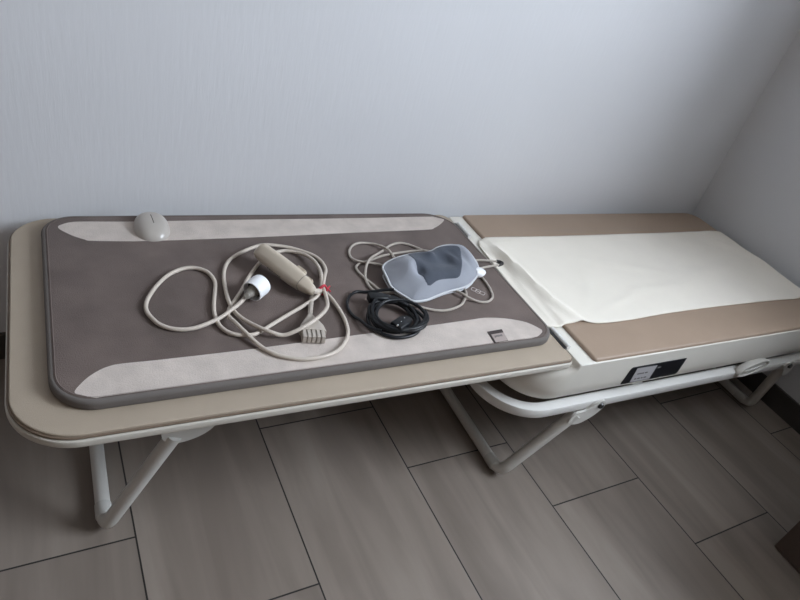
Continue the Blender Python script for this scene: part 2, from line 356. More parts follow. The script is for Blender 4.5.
# --- body tray
bm = bmesh.new()
def tray_ring(x0, d, z, rl, rr=0.05):
    return [(x, y, z) for x, y in rrect(x0, 1.956 - d, 0.652 + d, 1.252 - d, (rl, rr, rr, rl), 12)]
loft(bm, [tray_ring(*a) for a in ((0.880, 0.060, 0.2535, 0.07, 0.02), (0.862, 0.034, 0.2540, 0.085, 0.03), (0.848, 0.024, 0.2580, 0.095), (0.838, 0.016, 0.266, 0.10),
    (0.831, 0.009, 0.276, 0.105), (0.827, 0.004, 0.287, 0.11), (0.826, 0.001, 0.297, 0.11), (0.828, 0.0, 0.308, 0.11), (0.838, 0.0, 0.322, 0.10), (0.860, 0.0, 0.338, 0.08),
    (0.893, 0.0, 0.352, 0.05), (0.925, 0.0, 0.3600, 0.025), (0.9405, 0.0, 0.366, 0.008), (0.9435, 0.0, 0.372, 0.006), (0.9445, 0.0, 0.3762, 0.006), (0.9465, 0.002, 0.3785, 0.005))])
mesh_obj('body_tray', bm, M['plastic'], bed)
PD = rrect(0.987, 1.950, 0.6545, 1.250, (0.008, 0.03, 0.05, 0.008), 8)
bm = bmesh.new()
slab(bm, PD, 0.375, T + 0.001, 0.006, 0.002, 5)
mesh_obj('cushion_pad', bm, M['pad'], bed)['label'] = 'tan vinyl cushion pad'
# --- hinges across the joint
for hy in (0.733, 1.171):
    bm = bmesh.new(); bm_box(bm, 0.9320, 0.9405, hy - 0.034, hy + 0.034, 0.382, 0.3866, 0.0008)
    pass
    h = mesh_obj('hinge', bm, M['bolt'], bed)
    bm = bmesh.new()
    for k in range(4): cyl(bm, (0.9458, hy - 0.032 + k * 0.0162, 0.3850), (0, 1, 0), 0.0062, 0.0062, 0.0154, 16, bev=0.0006)
    mesh_obj('hinge_barrel', bm, M['metal'], h)
# --- steel chassis rail under the body
def rail_outline(d): return rrect(0.790 + d, 1.962 - d, 0.649 + d, 1.255 - d, (0.128 - d, 0.08 - d, 0.08 - d, 0.128 - d), 16)
rz0, rz1 = 0.2275, 0.2530; q = 0.004
prof = [(0, rz0 + q), (q * 0.3, rz0 + q * .3), (q, rz0), (0.028 - q, rz0), (0.028, rz0 + q), (0.028, rz1 - q), (0.028 - q, rz1), (q, rz1), (q * .3, rz1 - q * .3), (0, rz1 - q)]
bm = bmesh.new(); loft(bm, [[(x, y, z) for x, y in rail_outline(d)] for d, z in prof], wrap=True)
mesh_obj('chassis_rail', bm, M['metal'], bed)
# --- cross bearers tying the rail and the board to the body
for bx_ in (1.20, 1.70): mesh_obj('bearer', box(bx_, bx_ + 0.04, 0.676, 1.228, 0.230, 0.2525, bev=0.003), M['legs'], bed)
bm = bmesh.new()
for yy in (0.765, 1.14): bm_box(bm, 0.055, 0.80, yy - 0.012, yy + 0.012, 0.338, 0.363, 0.003)
bm_box(bm, 0.055, 0.085, 0.777, 1.128, 0.338, 0.362, 0.003)
mesh_obj('board_underframe', bm, M['legs'], bed)

# --- folding U-shaped legs
def arc_corner(A, B, C_, r, n=6):
    A, B, C_ = Vector(A), Vector(B), Vector(C_)
    p = B + (A - B).normalized() * r; s = B + (C_ - B).normalized() * r
    return [(p * (1 - t) ** 2 + B * 2 * t * (1 - t) + s * t * t) for t in [k / n for k in range(n + 1)]]
def u_leg(px, pz, fx, y0, y1, splay=0.02, r=0.0138):
    a, b = Vector((px, y0, pz)), Vector((fx, y0 + splay, r + 0.003))
    c, d = Vector((fx, y1 - splay, r + 0.003)), Vector((px, y1, pz))
    path = [a, a.lerp(b, .4)] + arc_corner(a, b, c, 0.03) + arc_corner(b, c, d, 0.03) + [d.lerp(c, .4), d]
    bm = bmesh.new(); tube(bm, path, r, 14)
    o = mesh_obj('leg_frame', bm, M['legs'], bed)
    for cy in (b.y + 0.035, c.y - 0.035):
        bm = bmesh.new(); cyl(bm, (fx, cy - 0.016, r + 0.0030), (0, 1, 0), r + 0.0012, r + 0.0012, 0.032, 16, bev=0.002)
        mesh_obj('rubber_foot', bm, M['rubber'], o)
    return o
def leg_plate(leg, pts, y, th, bolt=None):
    P = catmull([(x, z, 0) for x, z in pts], 6, closed=True)
    bm = bmesh.new(); loft(bm, [[(p.x, yy, p.y) for p in P] for yy in (y, y + th)])
    mesh_obj('pivot_plate', bm, M['legs'], leg)
    if bolt:
        bm = bmesh.new(); cyl(bm, (bolt[0], y + 0.001, bolt[1]), (0, -1, 0), 0.0085, 0.007, 0.006, 16, bev=0.001)
        mesh_obj('pivot_bolt', bm, M['bolt'], leg)
lg = u_leg(1.018, 0.216, 0.893, 0.652, 1.25)
for s in (0, 1):
    leg_plate(lg, [(1.0725, 0.2545), (1.0525, 0.2485), (1.0345, 0.2305), (1.0105, 0.2275), (0.9945, 0.2125), (1.0005, 0.1945), (1.0325, 0.1885), (1.0665, 0.2055), (1.0865, 0.2305), (1.0855, 0.2485)], 0.6420 if s == 0 else 1.2570, 0.006, (1.0725, 0.2405) if s == 0 else None)
lg = u_leg(1.822, 0.226, 1.890, 0.658, 1.25, 0.033)
for s in (0, 1):
    leg_plate(lg, [(1.785, .246), (1.812, .257), (1.836, .249), (1.840, .222), (1.833, .205), (1.814, .206), (1.800, .226)], 0.6420 if s == 0 else 1.2570, 0.006, (1.812, 0.244) if s == 0 else None)
lg = u_leg(0.150, 0.262, 0.038, 0.744, 1.157, 0.016)
for s in (0, 1):
    leg_plate(lg, [(0.128, .30), (0.130, .262), (0.150, .247), (0.178, .250), (0.205, .264), (0.222, .290), (0.235, .352), (0.13, .352)], 0.738 if s == 0 else 1.160, 0.006)
# oval moulded cover on the rail
P = [(1.628 + 0.060 * math.cos(a) , 0.2625 + 0.022 * math.sin(a) + 0.012 * math.cos(a)) for a in [2 * PI * k / 36 for k in range(36)]]
bm = bmesh.new()
def ov(s, y): return [(1.628 + (x - 1.628) * s, y, 0.2625 + (z - 0.2625) * s) for x, z in P]
loft(bm, [ov(0.90, 0.660), ov(1, 0.648), ov(1, 0.645), ov(0.94, 0.6415), ov(0.86, 0.6415), ov(0.82, 0.6445), ov(0.4, 0.6435)])
oc = mesh_obj('oval_rail_cover', bm, M['legs'], bed)
bm = bmesh.new(); tube(bm, [(1.596, 0.6435, 0.257), (1.628, 0.6425, 0.263), (1.660, 0.6435, 0.269)], 0.0022, 8)
mesh_obj('grip_ridge', bm, M['metal'], oc)
# rating plate on the body front (slanted black label with a pale sticker)
def front_poly(name, pts, y, th, mat, parent, bev=0.0):
    bm = bmesh.new(); loft(bm, [[(x, yy, z) for x, z in pts] for yy in (y, y - th)])
    return mesh_obj(name, bm, mat, parent, smooth=False)
pl = front_poly('rating_plate', [(1.1145, .292), (1.119, .338), (1.123, .3435), (1.3045, .3445), (1.3042, .298), (1.299, .2925)], 0.6525, 0.0018, M['plate'], bed)
front_poly('sticker', [(1.141, .2945), (1.139, .339), (1.206, .3375), (1.206, .2945)], 0.651, 0.0008, M['sticker'], pl)
bm = bmesh.new()
for zz, a, b in ((.318, 1.150, 1.172), (.318, 1.176, 1.184), (.302, 1.150, 1.156), (.302, 1.160, 1.168), (.302, 1.172, 1.177), (.302, 1.181, 1.189)): bm_box(bm, a, b, 0.6495, 0.6504, zz, zz + 0.0035)
mesh_obj('faded_print', bm, M['ink'], pl, smooth=False)
mesh_obj('indicator_window', box(1.212, 1.222, 0.6500, 0.6512, .327, .331), M['ink'], pl, smooth=False)

# ------------------------------------------------------------------ heating mat
mat = thing('heating_mat', 'dark grey-brown heating mat with pale side bands spread over the left half of the bed', 'mat', (0.45, 0.97, T))
MO = rrect(-0.029, 0.924, 0.7165, 1.233, (0.068, 0.05, 0.078, 0.06), 14)
MO = [(x - max(0, y - 0.95) * 0.02 * (x > 0.5), y + (x - 0.90) * 0.009 * (y < 0.9)) for x, y in MO]
bm = bmesh.new()
slab(bm, MO, T + 0.0003, ZM - 0.0008, 0.006, 0.004, 5)
mesh_obj('edge_band', bm, M['mat_edge'], mat)
bm = bmesh.new()
slab(bm, offset(MO, 0.0075), ZM - 0.003, ZM, 0.0012)
tube(bm, [(x, y, ZM - 0.0004) for x, y in offset(MO, 0.010)], 0.0013, 6, closed=True)
mesh_obj('top_cover', bm, M['mat_dark'], mat)
def flat_patch(name, pts, z, th, m, parent, n=4, smooth_it=1):
    P = catmull([(x, y, 0) for x, y in pts], n, closed=True)
    bm = bmesh.new(); loft(bm, [[(p.x, p.y, z) for p in P], [(p.x, p.y, z + th) for p in P]])
    return mesh_obj(name, bm, m, parent, smooth=False)
for nm, PP in (('side_band', PANEL_FRONT), ('side_band', PANEL_BACK)):
    PP = [(min(max(x, -0.018), 0.913), min(max(y, 0.7255 + (x - 0.9) * 0.009), 1.2235)) for x, y in PP]
    flat_patch(nm, PP, ZM - 0.0005, 0.0012, M['mat_light'], mat)['label'] = 'pale grey suede side band'
# stitched tag at the front edge
tg = thing if False else None
z = ZM + 0.0008
def quad_patch(name, q, z, th, m, parent):
    bm = bmesh.new(); loft(bm, [[(x, y, z) for x, y in q], [(x, y, z + th) for x, y in q]])
    return mesh_obj(name, bm, m, parent, smooth=False)
tag_o = quad_patch('stitched_tag', TAG[::-1], z - 0.0004, 0.0012, M['tagdark'], mat)
def tq(u, v):  # u along the tag, v from its far edge to its near edge
    a = Vector(TAG[0]).lerp(Vector(TAG[1]), u); b = Vector(TAG[3]).lerp(Vector(TAG[2]), u)
    p = a.lerp(b, v); return (p.x, p.y)
quad_patch('tag_face', [tq(0.12, 0.99), tq(0.985, 0.99), tq(0.985, 0.30), tq(0.12, 0.30)], z + 0.0007, 0.0006, M['taglight'], tag_o)
bm = bmesh.new()
for i, (u, hgt) in enumerate(((.26, .17), (.34, .12), (.41, .12), (.49, .17), (.57, .12), (.65, .12), (.73, .15))):
    q = [tq(u, .44 + hgt), tq(u + .05, .44 + hgt), tq(u + .065, .44), tq(u + .015, .44)]
    loft(bm, [[(x, y, z + 0.0012) for x, y in q], [(x, y, z + 0.0017) for x, y in q]])
mesh_obj('tag_print', bm, M['ink'], tag_o, smooth=False)
# embroidered emblem: a chain of small rings
bm = bmesh.new()
ex, ey = 0.8166, 0.891
ax = Vector((0.0135, -0.0155)).normalized(); ay = Vector((-ax.y, ax.x))
def ering(c, ra, rb, sq=2.0):
    pts = []
    for k in range(20):
        a = 2 * PI * k / 20; ca, sa = math.cos(a), math.sin(a)
        x_ = ra * math.copysign(abs(ca) ** (2 / sq), ca); y_ = rb * math.copysign(abs(sa) ** (2 / sq), sa)
        p = Vector((ex, ey)) + ax * (c[0] + x_) + ay * (c[1] + y_)
        pts.append((p.x, p.y, ZM + 0.0003))
    tube(bm, pts, 0.0008, 6, closed=True)
ering((-0.0105, 0), 0.0055, 0.0062, 4); ering((0.0105, 0.0), 0.0055, 0.0058, 4); ering((0, 0.003), 0.0058, 0.0040); ering((0, -0.004), 0.0058, 0.0040)
mesh_obj('embroidered_emblem', bm, M['emblem'], mat)
# domed connector housing at the back edge
bm = bmesh.new()
cx, cy = 0.170, 1.172; ra, rb, hh = 0.0345, 0.045, 0.0235
rings = []
for i in range(13):
    t = i / 12; s = math.cos(0.5 * PI * t) ** 0.62 if i < 12 else 0.02; zz = ZM + hh * math.sin(0.5 * PI * t)
    ring = []
    for k in range(36):
        a = 2 * PI * k / 36; ca, sa = math.cos(a), math.sin(a)
        ring.append((cx + ra * s * math.copysign(abs(ca) ** 0.85, ca), cy + rb * s * math.copysign(abs(sa) ** 0.85, sa) + 0.010 * t, zz))
    rings.append(ring)
loft(bm, [[(x, y, ZM - 0.001) for x, y, _ in rings[0]]] + rings)
dome = mesh_obj('connector_housing', bm, M['dome'], mat, angle=60)
dome['label'] = 'domed warm-grey plastic connector housing'
def dome_z(x, y):
    best = None
    for i in range(200):
        t = i / 199; s = max(math.cos(0.5 * PI * t) ** 0.62, 1e-4)
        v = abs((x - cx) / (ra * s)) ** (2 / .85) + abs((y - cy - 0.01 * t) / (rb * s)) ** (2 / .85)
        if v <= 1: best = ZM + hh * math.sin(0.5 * PI * t)
    return best if best is not None else ZM
bm = bmesh.new(); tube(bm, [(0.170 + 0.002 * (k / 8), 1.192 - 0.030 * k / 8, dome_z(0.170 + 0.002 * (k / 8), 1.192 - 0.030 * k / 8) + 0.0001) for k in range(9)], 0.0008, 6)
mesh_obj('housing_seam', bm, M['seam'], dome)

# ------------------------------------------------------------------ cream sheet over the right half
sh_back = [(0.955, 1.100), (0.970, 1.125), (1.00, 1.1285), (1.277, 1.124), (1.661, 1.124), (1.82, 1.125), (1.90, 1.128), (1.962, 1.118)]
sh_front = [(0.940, 0.778), (0.968, 0.770), (1.00, 0.771), (1.043, 0.772), (1.089, 0.760), (1.18, 0.759), (1.298, 0.765), (1.48, 0.770), (1.674, 0.768), (1.80, 0.766), (1.889, 0.765), (1.966, 0.790)]
NB, NV = 130, 60
bk = resample(catmull([(x, y, 0) for x, y in sh_back], 8), NB, closed=False)
fr = resample(catmull([(x, y, 0) for x, y in sh_front], 8), NB, closed=False)
def seg_d(p, a, b):
    ab = b - a; t = max(0, min(1, (p - a).dot(ab) / ab.length_squared)); d = p - (a + ab * t)
    return math.copysign(d.length, ab.x * d.y - ab.y * d.x), t
folds = [  # polyline, height, width
    ([(0.990, 1.075), (0.994, 1.02), (1.000, 0.95), (1.008, 0.86), (1.040, 0.776)], 0.0125, 0.0120),
    ([(0.965, 1.112), (0.985, 1.03), (0.972, 0.90), (0.968, 0.79)], 0.0050, 0.0085),
    ([(1.06, 1.09), (1.25, 1.00), (1.48, 0.93)], 0.0022, 0.018),
    ([(1.32, 0.80), (1.60, 0.91), (1.93, 0.96)], 0.0048, 0.028),
    ([(1.10, 0.83), (1.17, 0.90), (1.20, 0.97)], 0.0022, 0.011),
    ([(1.13, 0.80), (1.30, 0.86), (1.45, 0.87)], 0.0028, 0.014),
    ([(1.80, 1.10), (1.90, 1.02), (1.965, 0.90)], 0.0050, 0.022),
    ([(1.00, 1.10), (1.06, 1.105), (1.15, 1.095)], 0.0022, 0.007),
]
def sheet_z(x, y):
    if x < 0.976: b = 0.3795 + 0.0015
    elif x < 0.989: t = (x - 0.976) / 0.013; b = 0.381 + (T + 0.0028 - 0.381) * t * t * (3 - 2 * t)
    else: b = T + 0.0028
    p = Vector((x, y)); s = 0
    for pl_, h, wd in folds:
        best = 9; tt = 0
        for i in range(len(pl_) - 1):
            d, t = seg_d(p, Vector(pl_[i]), Vector(pl_[i + 1]))
            if abs(d) < abs(best): best = d; tt = (i + t) / (len(pl_) - 1)
        s += h * math.exp(-(best / wd) ** 2) * (0.35 + 0.65 * math.sin(PI * min(max(tt * 0.9 + 0.08, 0), 1)) )
    n = noise.noise(Vector((x * 5, y * 7, 3.1))) * 0.0012 + noise.noise(Vector((x * 14, y * 16, 7.7))) * 0.0005
    z = b + s + max(n, -0.0008) + 0.0006
    if x > 1.948: z -= min(((x - 1.948) / 0.026) ** 2 * 0.05, 0.06)
    return z
bm = bmesh.new(); grid = []
for j in range(NV):
    row = []
    for i in range(NB):
        v = j / (NV - 1); p = bk[i].lerp(fr[i], v)
        x = p.x; y = p.y
        if i == 0: pass
        # curved hem at both ends
        u = i / (NB - 1)
        bow = 4 * v * (1 - v)
        x += bow * (0.010 * max(0, (u - 0.85) / 0.15)) - bow * 0.004 * max(0, (0.08 - u) / 0.08)
        row.append(bm.verts.new((x, y, sheet_z(x, y))))
    grid.append(row)
for j in range(NV - 1):
    for i in range(NB - 1): bm.faces.new((grid[j][i], grid[j][i + 1], grid[j + 1][i + 1], grid[j + 1][i]))
sheet = mesh_obj('cloth_sheet', bm, M['cloth'])
sd = sheet.modifiers.new('thickness', 'SOLIDIFY'); sd.thickness = 0.0013; sd.offset = 0
sheet['label'] = 'wrinkled cream cotton sheet laid along the right half of the bed'; sheet['category'] = 'sheet'

# ------------------------------------------------------------------ thick cord with hand control
cc = thing('control_cord', 'coiled thick beige cord with hand control and white plug on the mat', 'cord', (0.35, 0.9, ZM))
R = 0.0038
zb = ZM + R + 0.0008
A_ = lift_path(CORD_A, zb, [(0, 0.012, 1.5), (2.5, 0.0085, 1.8), (18, 0.0, 1), (33, 0.006, 2)], R)
B_ = lift_path(CORD_B, zb, [(0, 0.006, 2), (8, 0.004, 2), (15, 0.002, 1.5), (18.5, 0.0085, 1.6), (18.5, 0.009, 1.5), (22.6, 0.0195, 2.0), (26, 0.012, 1.5)], R)
C_ = lift_path(CORD_C, zb, [(0, 0.004, 1.5), (2, 0.009, 1.5), (10.5, 0.0, 2), (12.8, 0.0, 1), (15, 0.0085, 1.6), (29, 0.004, 2)], R)
D_ = lift_path(CORD_D, zb, [(0, 0.004, 1), (4, 0.004, 1)], R)
bm = bmesh.new()
for P in (A_, B_, C_): tube(bm, P, R, 10)
mesh_obj('cable', bm, M['cord'], cc)
# connector with strain relief
c0, cl, crr, bl, br_, cm = [Vector((x, y, ZM)) for x, y in CONN]
bm = bmesh.new()
tube(bm, D_, R * 0.9, 10)
P = resample(smooth_path(D_[len(D_) // 3:] + [c0 + Vector((0, 0, 0.0098))], 2), 17, closed=False)
tube(bm, P, R, 12, radii=[(0.0052 if k % 2 else 0.0043) for k in range(17)])
ydir = ((bl + br_) / 2 - c0); ydir.z = 0; ydir.normalize(); xdir = Vector((-ydir.y, ydir.x, 0))
cc0 = c0.copy()
def conn_ring(s, wdt, th, zc): 
    out = []
    for k in range(28):
        a = 2 * PI * k / 28; ca, sa = math.cos(a), math.sin(a)
        out.append(cc0 + ydir * s + xdir * (wdt * math.copysign(abs(ca) ** 0.5, ca)) + Vector((0, 0, zc + th * math.copysign(abs(sa) ** 0.5, sa))))
    return out
con = mesh_obj('connector', (lambda b_: (loft(b_, [conn_ring(s, w_, t_, 0.0098) for s, w_, t_ in ((-0.004, 0.005, 0.005), (0.004, 0.008, 0.006), (0.016, 0.015, 0.0078), (0.030, 0.022, 0.0088), (0.042, 0.0245, 0.009), (0.046, 0.0245, 0.009))]), b_)[1])(bm), M['thin'], cc)
bm = bmesh.new()
base_ = cc0 + ydir * 0.046
def obox(bm, o, ux, uy, uz, a, b, c, d, e, f, mi=0):
    vs = [bm.verts.new(o + ux * x + uy * y + uz * z) for z in (e, f) for y in (c, d) for x in (a, b)]
    for q_ in ((0, 2, 3, 1), (4, 5, 7, 6), (0, 1, 5, 4), (1, 3, 7, 5), (3, 2, 6, 7), (2, 0, 4, 6)): bm.faces.new([vs[i] for i in q_]).material_index = mi
UZ = Vector((0, 0, 1))
obox(bm, base_, xdir, ydir, UZ, -0.021, 0.021, -0.002, 0.0175, 0.002, 0.0155)
for k in range(5):
    x_ = -0.0168 + k * 0.0084
    obox(bm, base_, xdir, ydir, UZ, x_ - 0.0028, x_ + 0.0028, -0.002, 0.0200, 0.0035, 0.0180)
mesh_obj('socket_block', bm, M['thin'], con, smooth=False)
bm = bmesh.new()
for k in range(4):
    x_ = -0.0126 + k * 0.0084
    obox(bm, base_, xdir, ydir, UZ, x_ - 0.0013, x_ + 0.0013, 0.0005, 0.0180, 0.004, 0.0158)
mesh_obj('socket_slot', bm, M['pluggrey'], con, smooth=False)
# hand control, lying on its edge over the loops
r0 = Vector((*REMOTE[0], ZM + 0.032)); r1 = Vector((*REMOTE[1], ZM + 0.0215))
ax_ = (r1 - r0); LEN = ax_.length; ax_.normalize()
r0 = r0 - ax_ * 0.006 + Vector((-0.002, -0.016, 0.001)); LEN += 0.010
side = Vector((-ax_.y, ax_.x, 0)).normalized()          # towards the far right
up = (-(ax_.cross(side))).normalized()
if up.z < 0: up = -up
tilt = math.radians(35)
s2 = (side * math.cos(tilt) + up * math.sin(tilt)); u2 = (up * math.cos(tilt) - side * math.sin(tilt))
def rem_ring(t, hw, hh_, du=0.0):
    out = []
    for k in range(32):
        a = 2 * PI * k / 32; ca, sa = math.cos(a), math.sin(a)
        out.append(r0 + ax_ * (t * LEN) + s2 * (hw * math.copysign(abs(ca) ** 0.6, ca)) + u2 * (du + hh_ * math.copysign(abs(sa) ** 0.6, sa)))
    return out
bm = bmesh.new()
RS = 1.22
loft(bm, [rem_ring(t_, a_ * RS, b_ * RS) for t_, a_, b_ in ((0.0, 0.008, 0.006), (0.012, 0.0115, 0.010), (0.04, 0.0135, 0.0135), (0.10, 0.0142, 0.0155), (0.40, 0.0150, 0.0165), (0.62, 0.0150, 0.0165), (0.76, 0.0135, 0.0150), (0.88, 0.0105, 0.0120), (0.96, 0.0078, 0.0085), (1.0, 0.0055, 0.0055))])
rem = mesh_obj('hand_control', bm, M['remote'], cc, angle=70)
rem['label'] = 'yellowed plastic hand control'
def rem_pt(t, a, b): return r0 + ax_ * (t * LEN) + s2 * a + u2 * b
def rbox(name, t0, t1, a0, a1, b0, b1, m, bev=0.0):
    bm = bmesh.new()
    o = rem_pt(t0, 0, 0)
    obox(bm, o, ax_, s2, u2, 0, (t1 - t0) * LEN, a0, a1, b0, b1)
    if bev: bmesh.ops.bevel(bm, geom=list(bm.edges), offset=bev, segments=2, affect='EDGES')
    return mesh_obj(name, bm, m, rem)
rbox('slide_button', 0.60, 0.74, 0.0150, 0.0225, -0.004, 0.009, M['remote'], 0.0015)
rbox('slide_button', 0.80, 0.89, 0.0105, 0.0165, -0.004, 0.007, M['remote'], 0.0015)
rbox('button_track', 0.28, 0.58, 0.0165, 0.0190, -0.004, 0.007, M['thin'], 0.0004)
bm = bmesh.new()
tube(bm, [p + (p - rem_pt(0.80, 0, 0)).normalized() * 0.0001 for p in rem_ring(0.80, 0.01265 * RS, 0.0142 * RS)], 0.0004, 5, closed=True)
random.seed(3)
for k in range(8):
    t_ = 0.28 + k * 0.030; hgt = random.choice((0.003, 0.0042))
    p = rem_pt(t_, -0.0112, -0.0040) ; 
    nrm_ = -s2
    obox(bm, rem_pt(t_, -0.0172, -0.0010), ax_, u2, -s2, 0, 0.0022, 0, hgt, 0.0, 0.0016)
mesh_obj('faded_print', bm, M['ink'], rem, smooth=False)
bm = bmesh.new()
e0 = rem_pt(1.0, 0, 0); e1 = Vector((*TIE[0], ZM + 0.012))
tube(bm, [e0 - ax_ * 0.004, e0.lerp(e1, .3), e0.lerp(e1, .6), e1], R, 10, radii=[0.0058, 0.0055, 0.005, 0.0042])
mesh_obj('strain_relief', bm, M['cord'], rem)
# white round plug, its open side facing the viewer's left
p0 = Vector((*PLUG[0], ZM + 0.022)); p1 = Vector((*PLUG[1], ZM + 0.0235))
pa = Vector((0.77, 0.62, 0.10)).normalized()
p0 = Vector((p0.x - 0.002, p0.y, ZM + 0.0224))
u = pa.orthogonal().normalized(); v = pa.cross(u)
def pring(s, r, n=32): return [p0 + pa * s + (u * math.cos(2 * PI * k / n) + v * math.sin(2 * PI * k / n)) * r for k in range(n)]
bm = bmesh.new()
loft(bm, [pring(0.014, 0.0175), pring(0.0005, 0.0183), pring(0, 0.0190), pring(0.0004, 0.0199), pring(0.002, 0.0204), pring(0.026, 0.0208), pring(0.032, 0.0195), pring(0.034, 0.0165), pring(0.0345, 0.008)], cap0=True)
plug = mesh_obj('plug', bm, M['plugw'], cc, angle=50)
plug['label'] = 'white round plug adapter'
bm = bmesh.new()
w0 = 0.0345
for off in (-0.0085, 0.0085):
    cyl(bm, p0 + pa * (w0 - 0.001) + u * off, pa, 0.0034, 0.0030, 0.010, 12, bev=0.0006)
mesh_obj('plug_pin', bm, M['plugw'], plug)
bm = bmesh.new(); loft(bm, [pring(0.0138, 0.0174), pring(0.0128, 0.0174)])
mesh_obj('plug_recess', bm, M['dark'], plug)
bm = bmesh.new()
a_end = A_[0]
loft(bm, [pring(s, r) for s, r in ((0.0128, 0.0125), (0.006, 0.0122), (0.001, 0.0110), (-0.006, 0.0085), (-0.011, 0.0068))])
tgt = A_[3]
st = p0 + pa * -0.008
tube(bm, catmull([st, st - pa * 0.006, st.lerp(A_[2], .75), A_[2], A_[4]], 5), R, 12, radii=[(0.0062 - 0.0016 * k / 20) + (0.0006 if k % 2 else 0) for k in range(21)])
mesh_obj('plug_body', bm, M['pluggrey'], plug)
# red twist tie
t0 = Vector((*TIE[0], ZM + 0.0128))
bm = bmesh.new()
for k_, tl in ((0, 0.2), (1, -0.15)):
    pts = [t0 + Vector((0.0085 * math.cos(a) * 0.35 + 0.0095 * math.cos(a) * 0.7, 0.003 * math.sin(2 * a) + 0.003 * k_ - 0.0015, 0.0098 * math.sin(a))) for a in [2 * PI * k / 24 for k in range(24)]]
    tube(bm, pts, 0.0018, 8, closed=True)
tube(bm, catmull([t0 + Vector(q_) for q_ in ((0.009, 0, 0.002), (0.014, 0.003, 0.002), (0.019, 0.009, 0.001))], 5), 0.0016, 8)
tube(bm, catmull([t0 + Vector(q_) for q_ in ((0.009, 0, 0.002), (0.014, -0.003, 0.0), (0.016, -0.006, -0.002))], 5), 0.0016, 8)
mesh_obj('twist_tie', bm, M['red'], cc)['label'] = 'red twist tie'

# ------------------------------------------------------------------ small pillow massager with thin cable
pm = thing('massage_pillow', 'small blue-grey curved massage pillow with a slate centre and thin beige cable', 'massager', (0.73, 0.95, ZM))
OUT = [Vector(p) for p in PILLOW]        # x, y, z of the piping
N_ = 96
OUTS = resample(smooth_path(catmull(OUT, 8, closed=True), 3, closed=True), N_)
cen = Vector((0.745, 0.950))
angs = [math.atan2(p.y - cen.y, p.x - cen.x) for p in OUTS]
def rim(a):
    best = None
    for i in range(N_):
        a0, a1 = angs[i], angs[(i + 1) % N_]
        d = (a1 - a0 + PI) % (2 * PI) - PI; e_ = (a - a0 + PI) % (2 * PI) - PI
        if abs(d) < 1e-9: continue
        t = e_ / d
        if -1e-6 <= t <= 1 + 1e-6 and abs(e_) < 1: best = OUTS[i].lerp(OUTS[(i + 1) % N_], min(max(t, 0), 1)); break
    return best if best else OUTS[0]
def bumps(x, y):
    g = lambda cx_, cy_, sx, sy, th=0: math.exp(-((((x - cx_) * math.cos(th) + (y - cy_) * math.sin(th)) / sx) ** 2 + ((-(x - cx_) * math.sin(th) + (y - cy_) * math.cos(th)) / sy) ** 2))
    return 1.6 * (0.010 * g(0.655, 0.935, 0.030, 0.040, 0.4) - 0.011 * g(0.668, 0.925, 0.012, 0.016) + 0.008 * g(0.820, 0.985, 0.030, 0.045, -0.3)
            + 0.006 * g(0.722, 0.975, 0.014, 0.014) - 0.008 * g(0.760, 0.960, 0.045, 0.030, 0.3) - 0.004 * g(0.808, 0.960, 0.008, 0.030, 0.2)
            + 0.005 * g(0.775, 0.965, 0.010, 0.020, 0.4))
def pil_z(x, y):
    a = math.atan2(y - cen.y, x - cen.x); q_ = rim(a)
    s = min((Vector((x, y)) - cen).length / max((Vector((q_.x, q_.y)) - cen).length, 1e-6), 1)
    zc_ = ZM + 0.030
    zb_ = zc_ + (q_.z - zc_) * s ** 2
    return zb_ + 0.015 * (1 - s ** 5) + bumps(x, y) * (1 - s ** 6)
bm = bmesh.new()
rings = []
for s, zk in ((0.55, 0), (0.86, 0), (0.95, 0.25), (0.99, 0.65), (1.0, 1.0)):
    rings.append([(cen.x + (p.x - cen.x) * s, cen.y + (p.y - cen.y) * s, ZM + 0.0005 + (p.z - ZM - 0.0005) * zk) for p in OUTS])
for i in range(1, 31):
    s = 1 - (i / 30) * 0.98
    rr = []
    for p in OUTS:
        x, y = cen.x + (p.x - cen.x) * s, cen.y + (p.y - cen.y) * s
        rr.append((x, y, pil_z(x, y)))
    rings.append(rr)
loft(bm, rings)
pil = mesh_obj('pillow_cover', bm, M['pillow'], pm, angle=70)
# slate centre panel, following the surface
PK = resample(smooth_path(catmull([Vector((x, y, 0)) for x, y in PILLOW_DARK], 6, closed=True), 2, closed=True), 64)
pc = sum((p for p in PK), Vector()) / 64
rings = []
for i in range(0, 25):
    s = 1 - i / 24 * 0.98; rr = []
    for p in PK:
        q_ = pc.lerp(p, s)
        # keep the panel inside the piping
        a = math.atan2(q_.y - cen.y, q_.x - cen.x); o_ = rim(a); d_ = Vector((q_.x, q_.y)) - cen; md = (Vector((o_.x, o_.y)) - cen).length * 0.965
        if d_.length > md: d_ = d_.normalized() * md
        x, y = cen.x + d_.x, cen.y + d_.y
        rr.append((x, y, pil_z(x, y) + (0.0014 if i else -0.0008)))
    rings.append(rr)
bm = bmesh.new(); loft(bm, rings, cap0=False)
mesh_obj('centre_panel', bm, M['pillow_dark'], pm, angle=70)['label'] = 'slate grey fabric centre panel'
bm = bmesh.new(); tube(bm, OUTS, 0.0024, 8, closed=True)
low = [Vector((cen.x + (p.x - cen.x) * 0.955, cen.y + (p.y - cen.y) * 0.955, ZM + 0.0030)) for p in OUTS]
tube(bm, low, 0.0018, 8, closed=True)
mesh_obj('piping', bm, M['piping'], pm)['label'] = 'white piping round the pillow edge'
cp = Vector((CAP[0][0] - 0.008, CAP[0][1] - 0.006, ZM + 0.0175))
bm = bmesh.new()
cdir = Vector((1, 0.05, -0.05)).normalized()
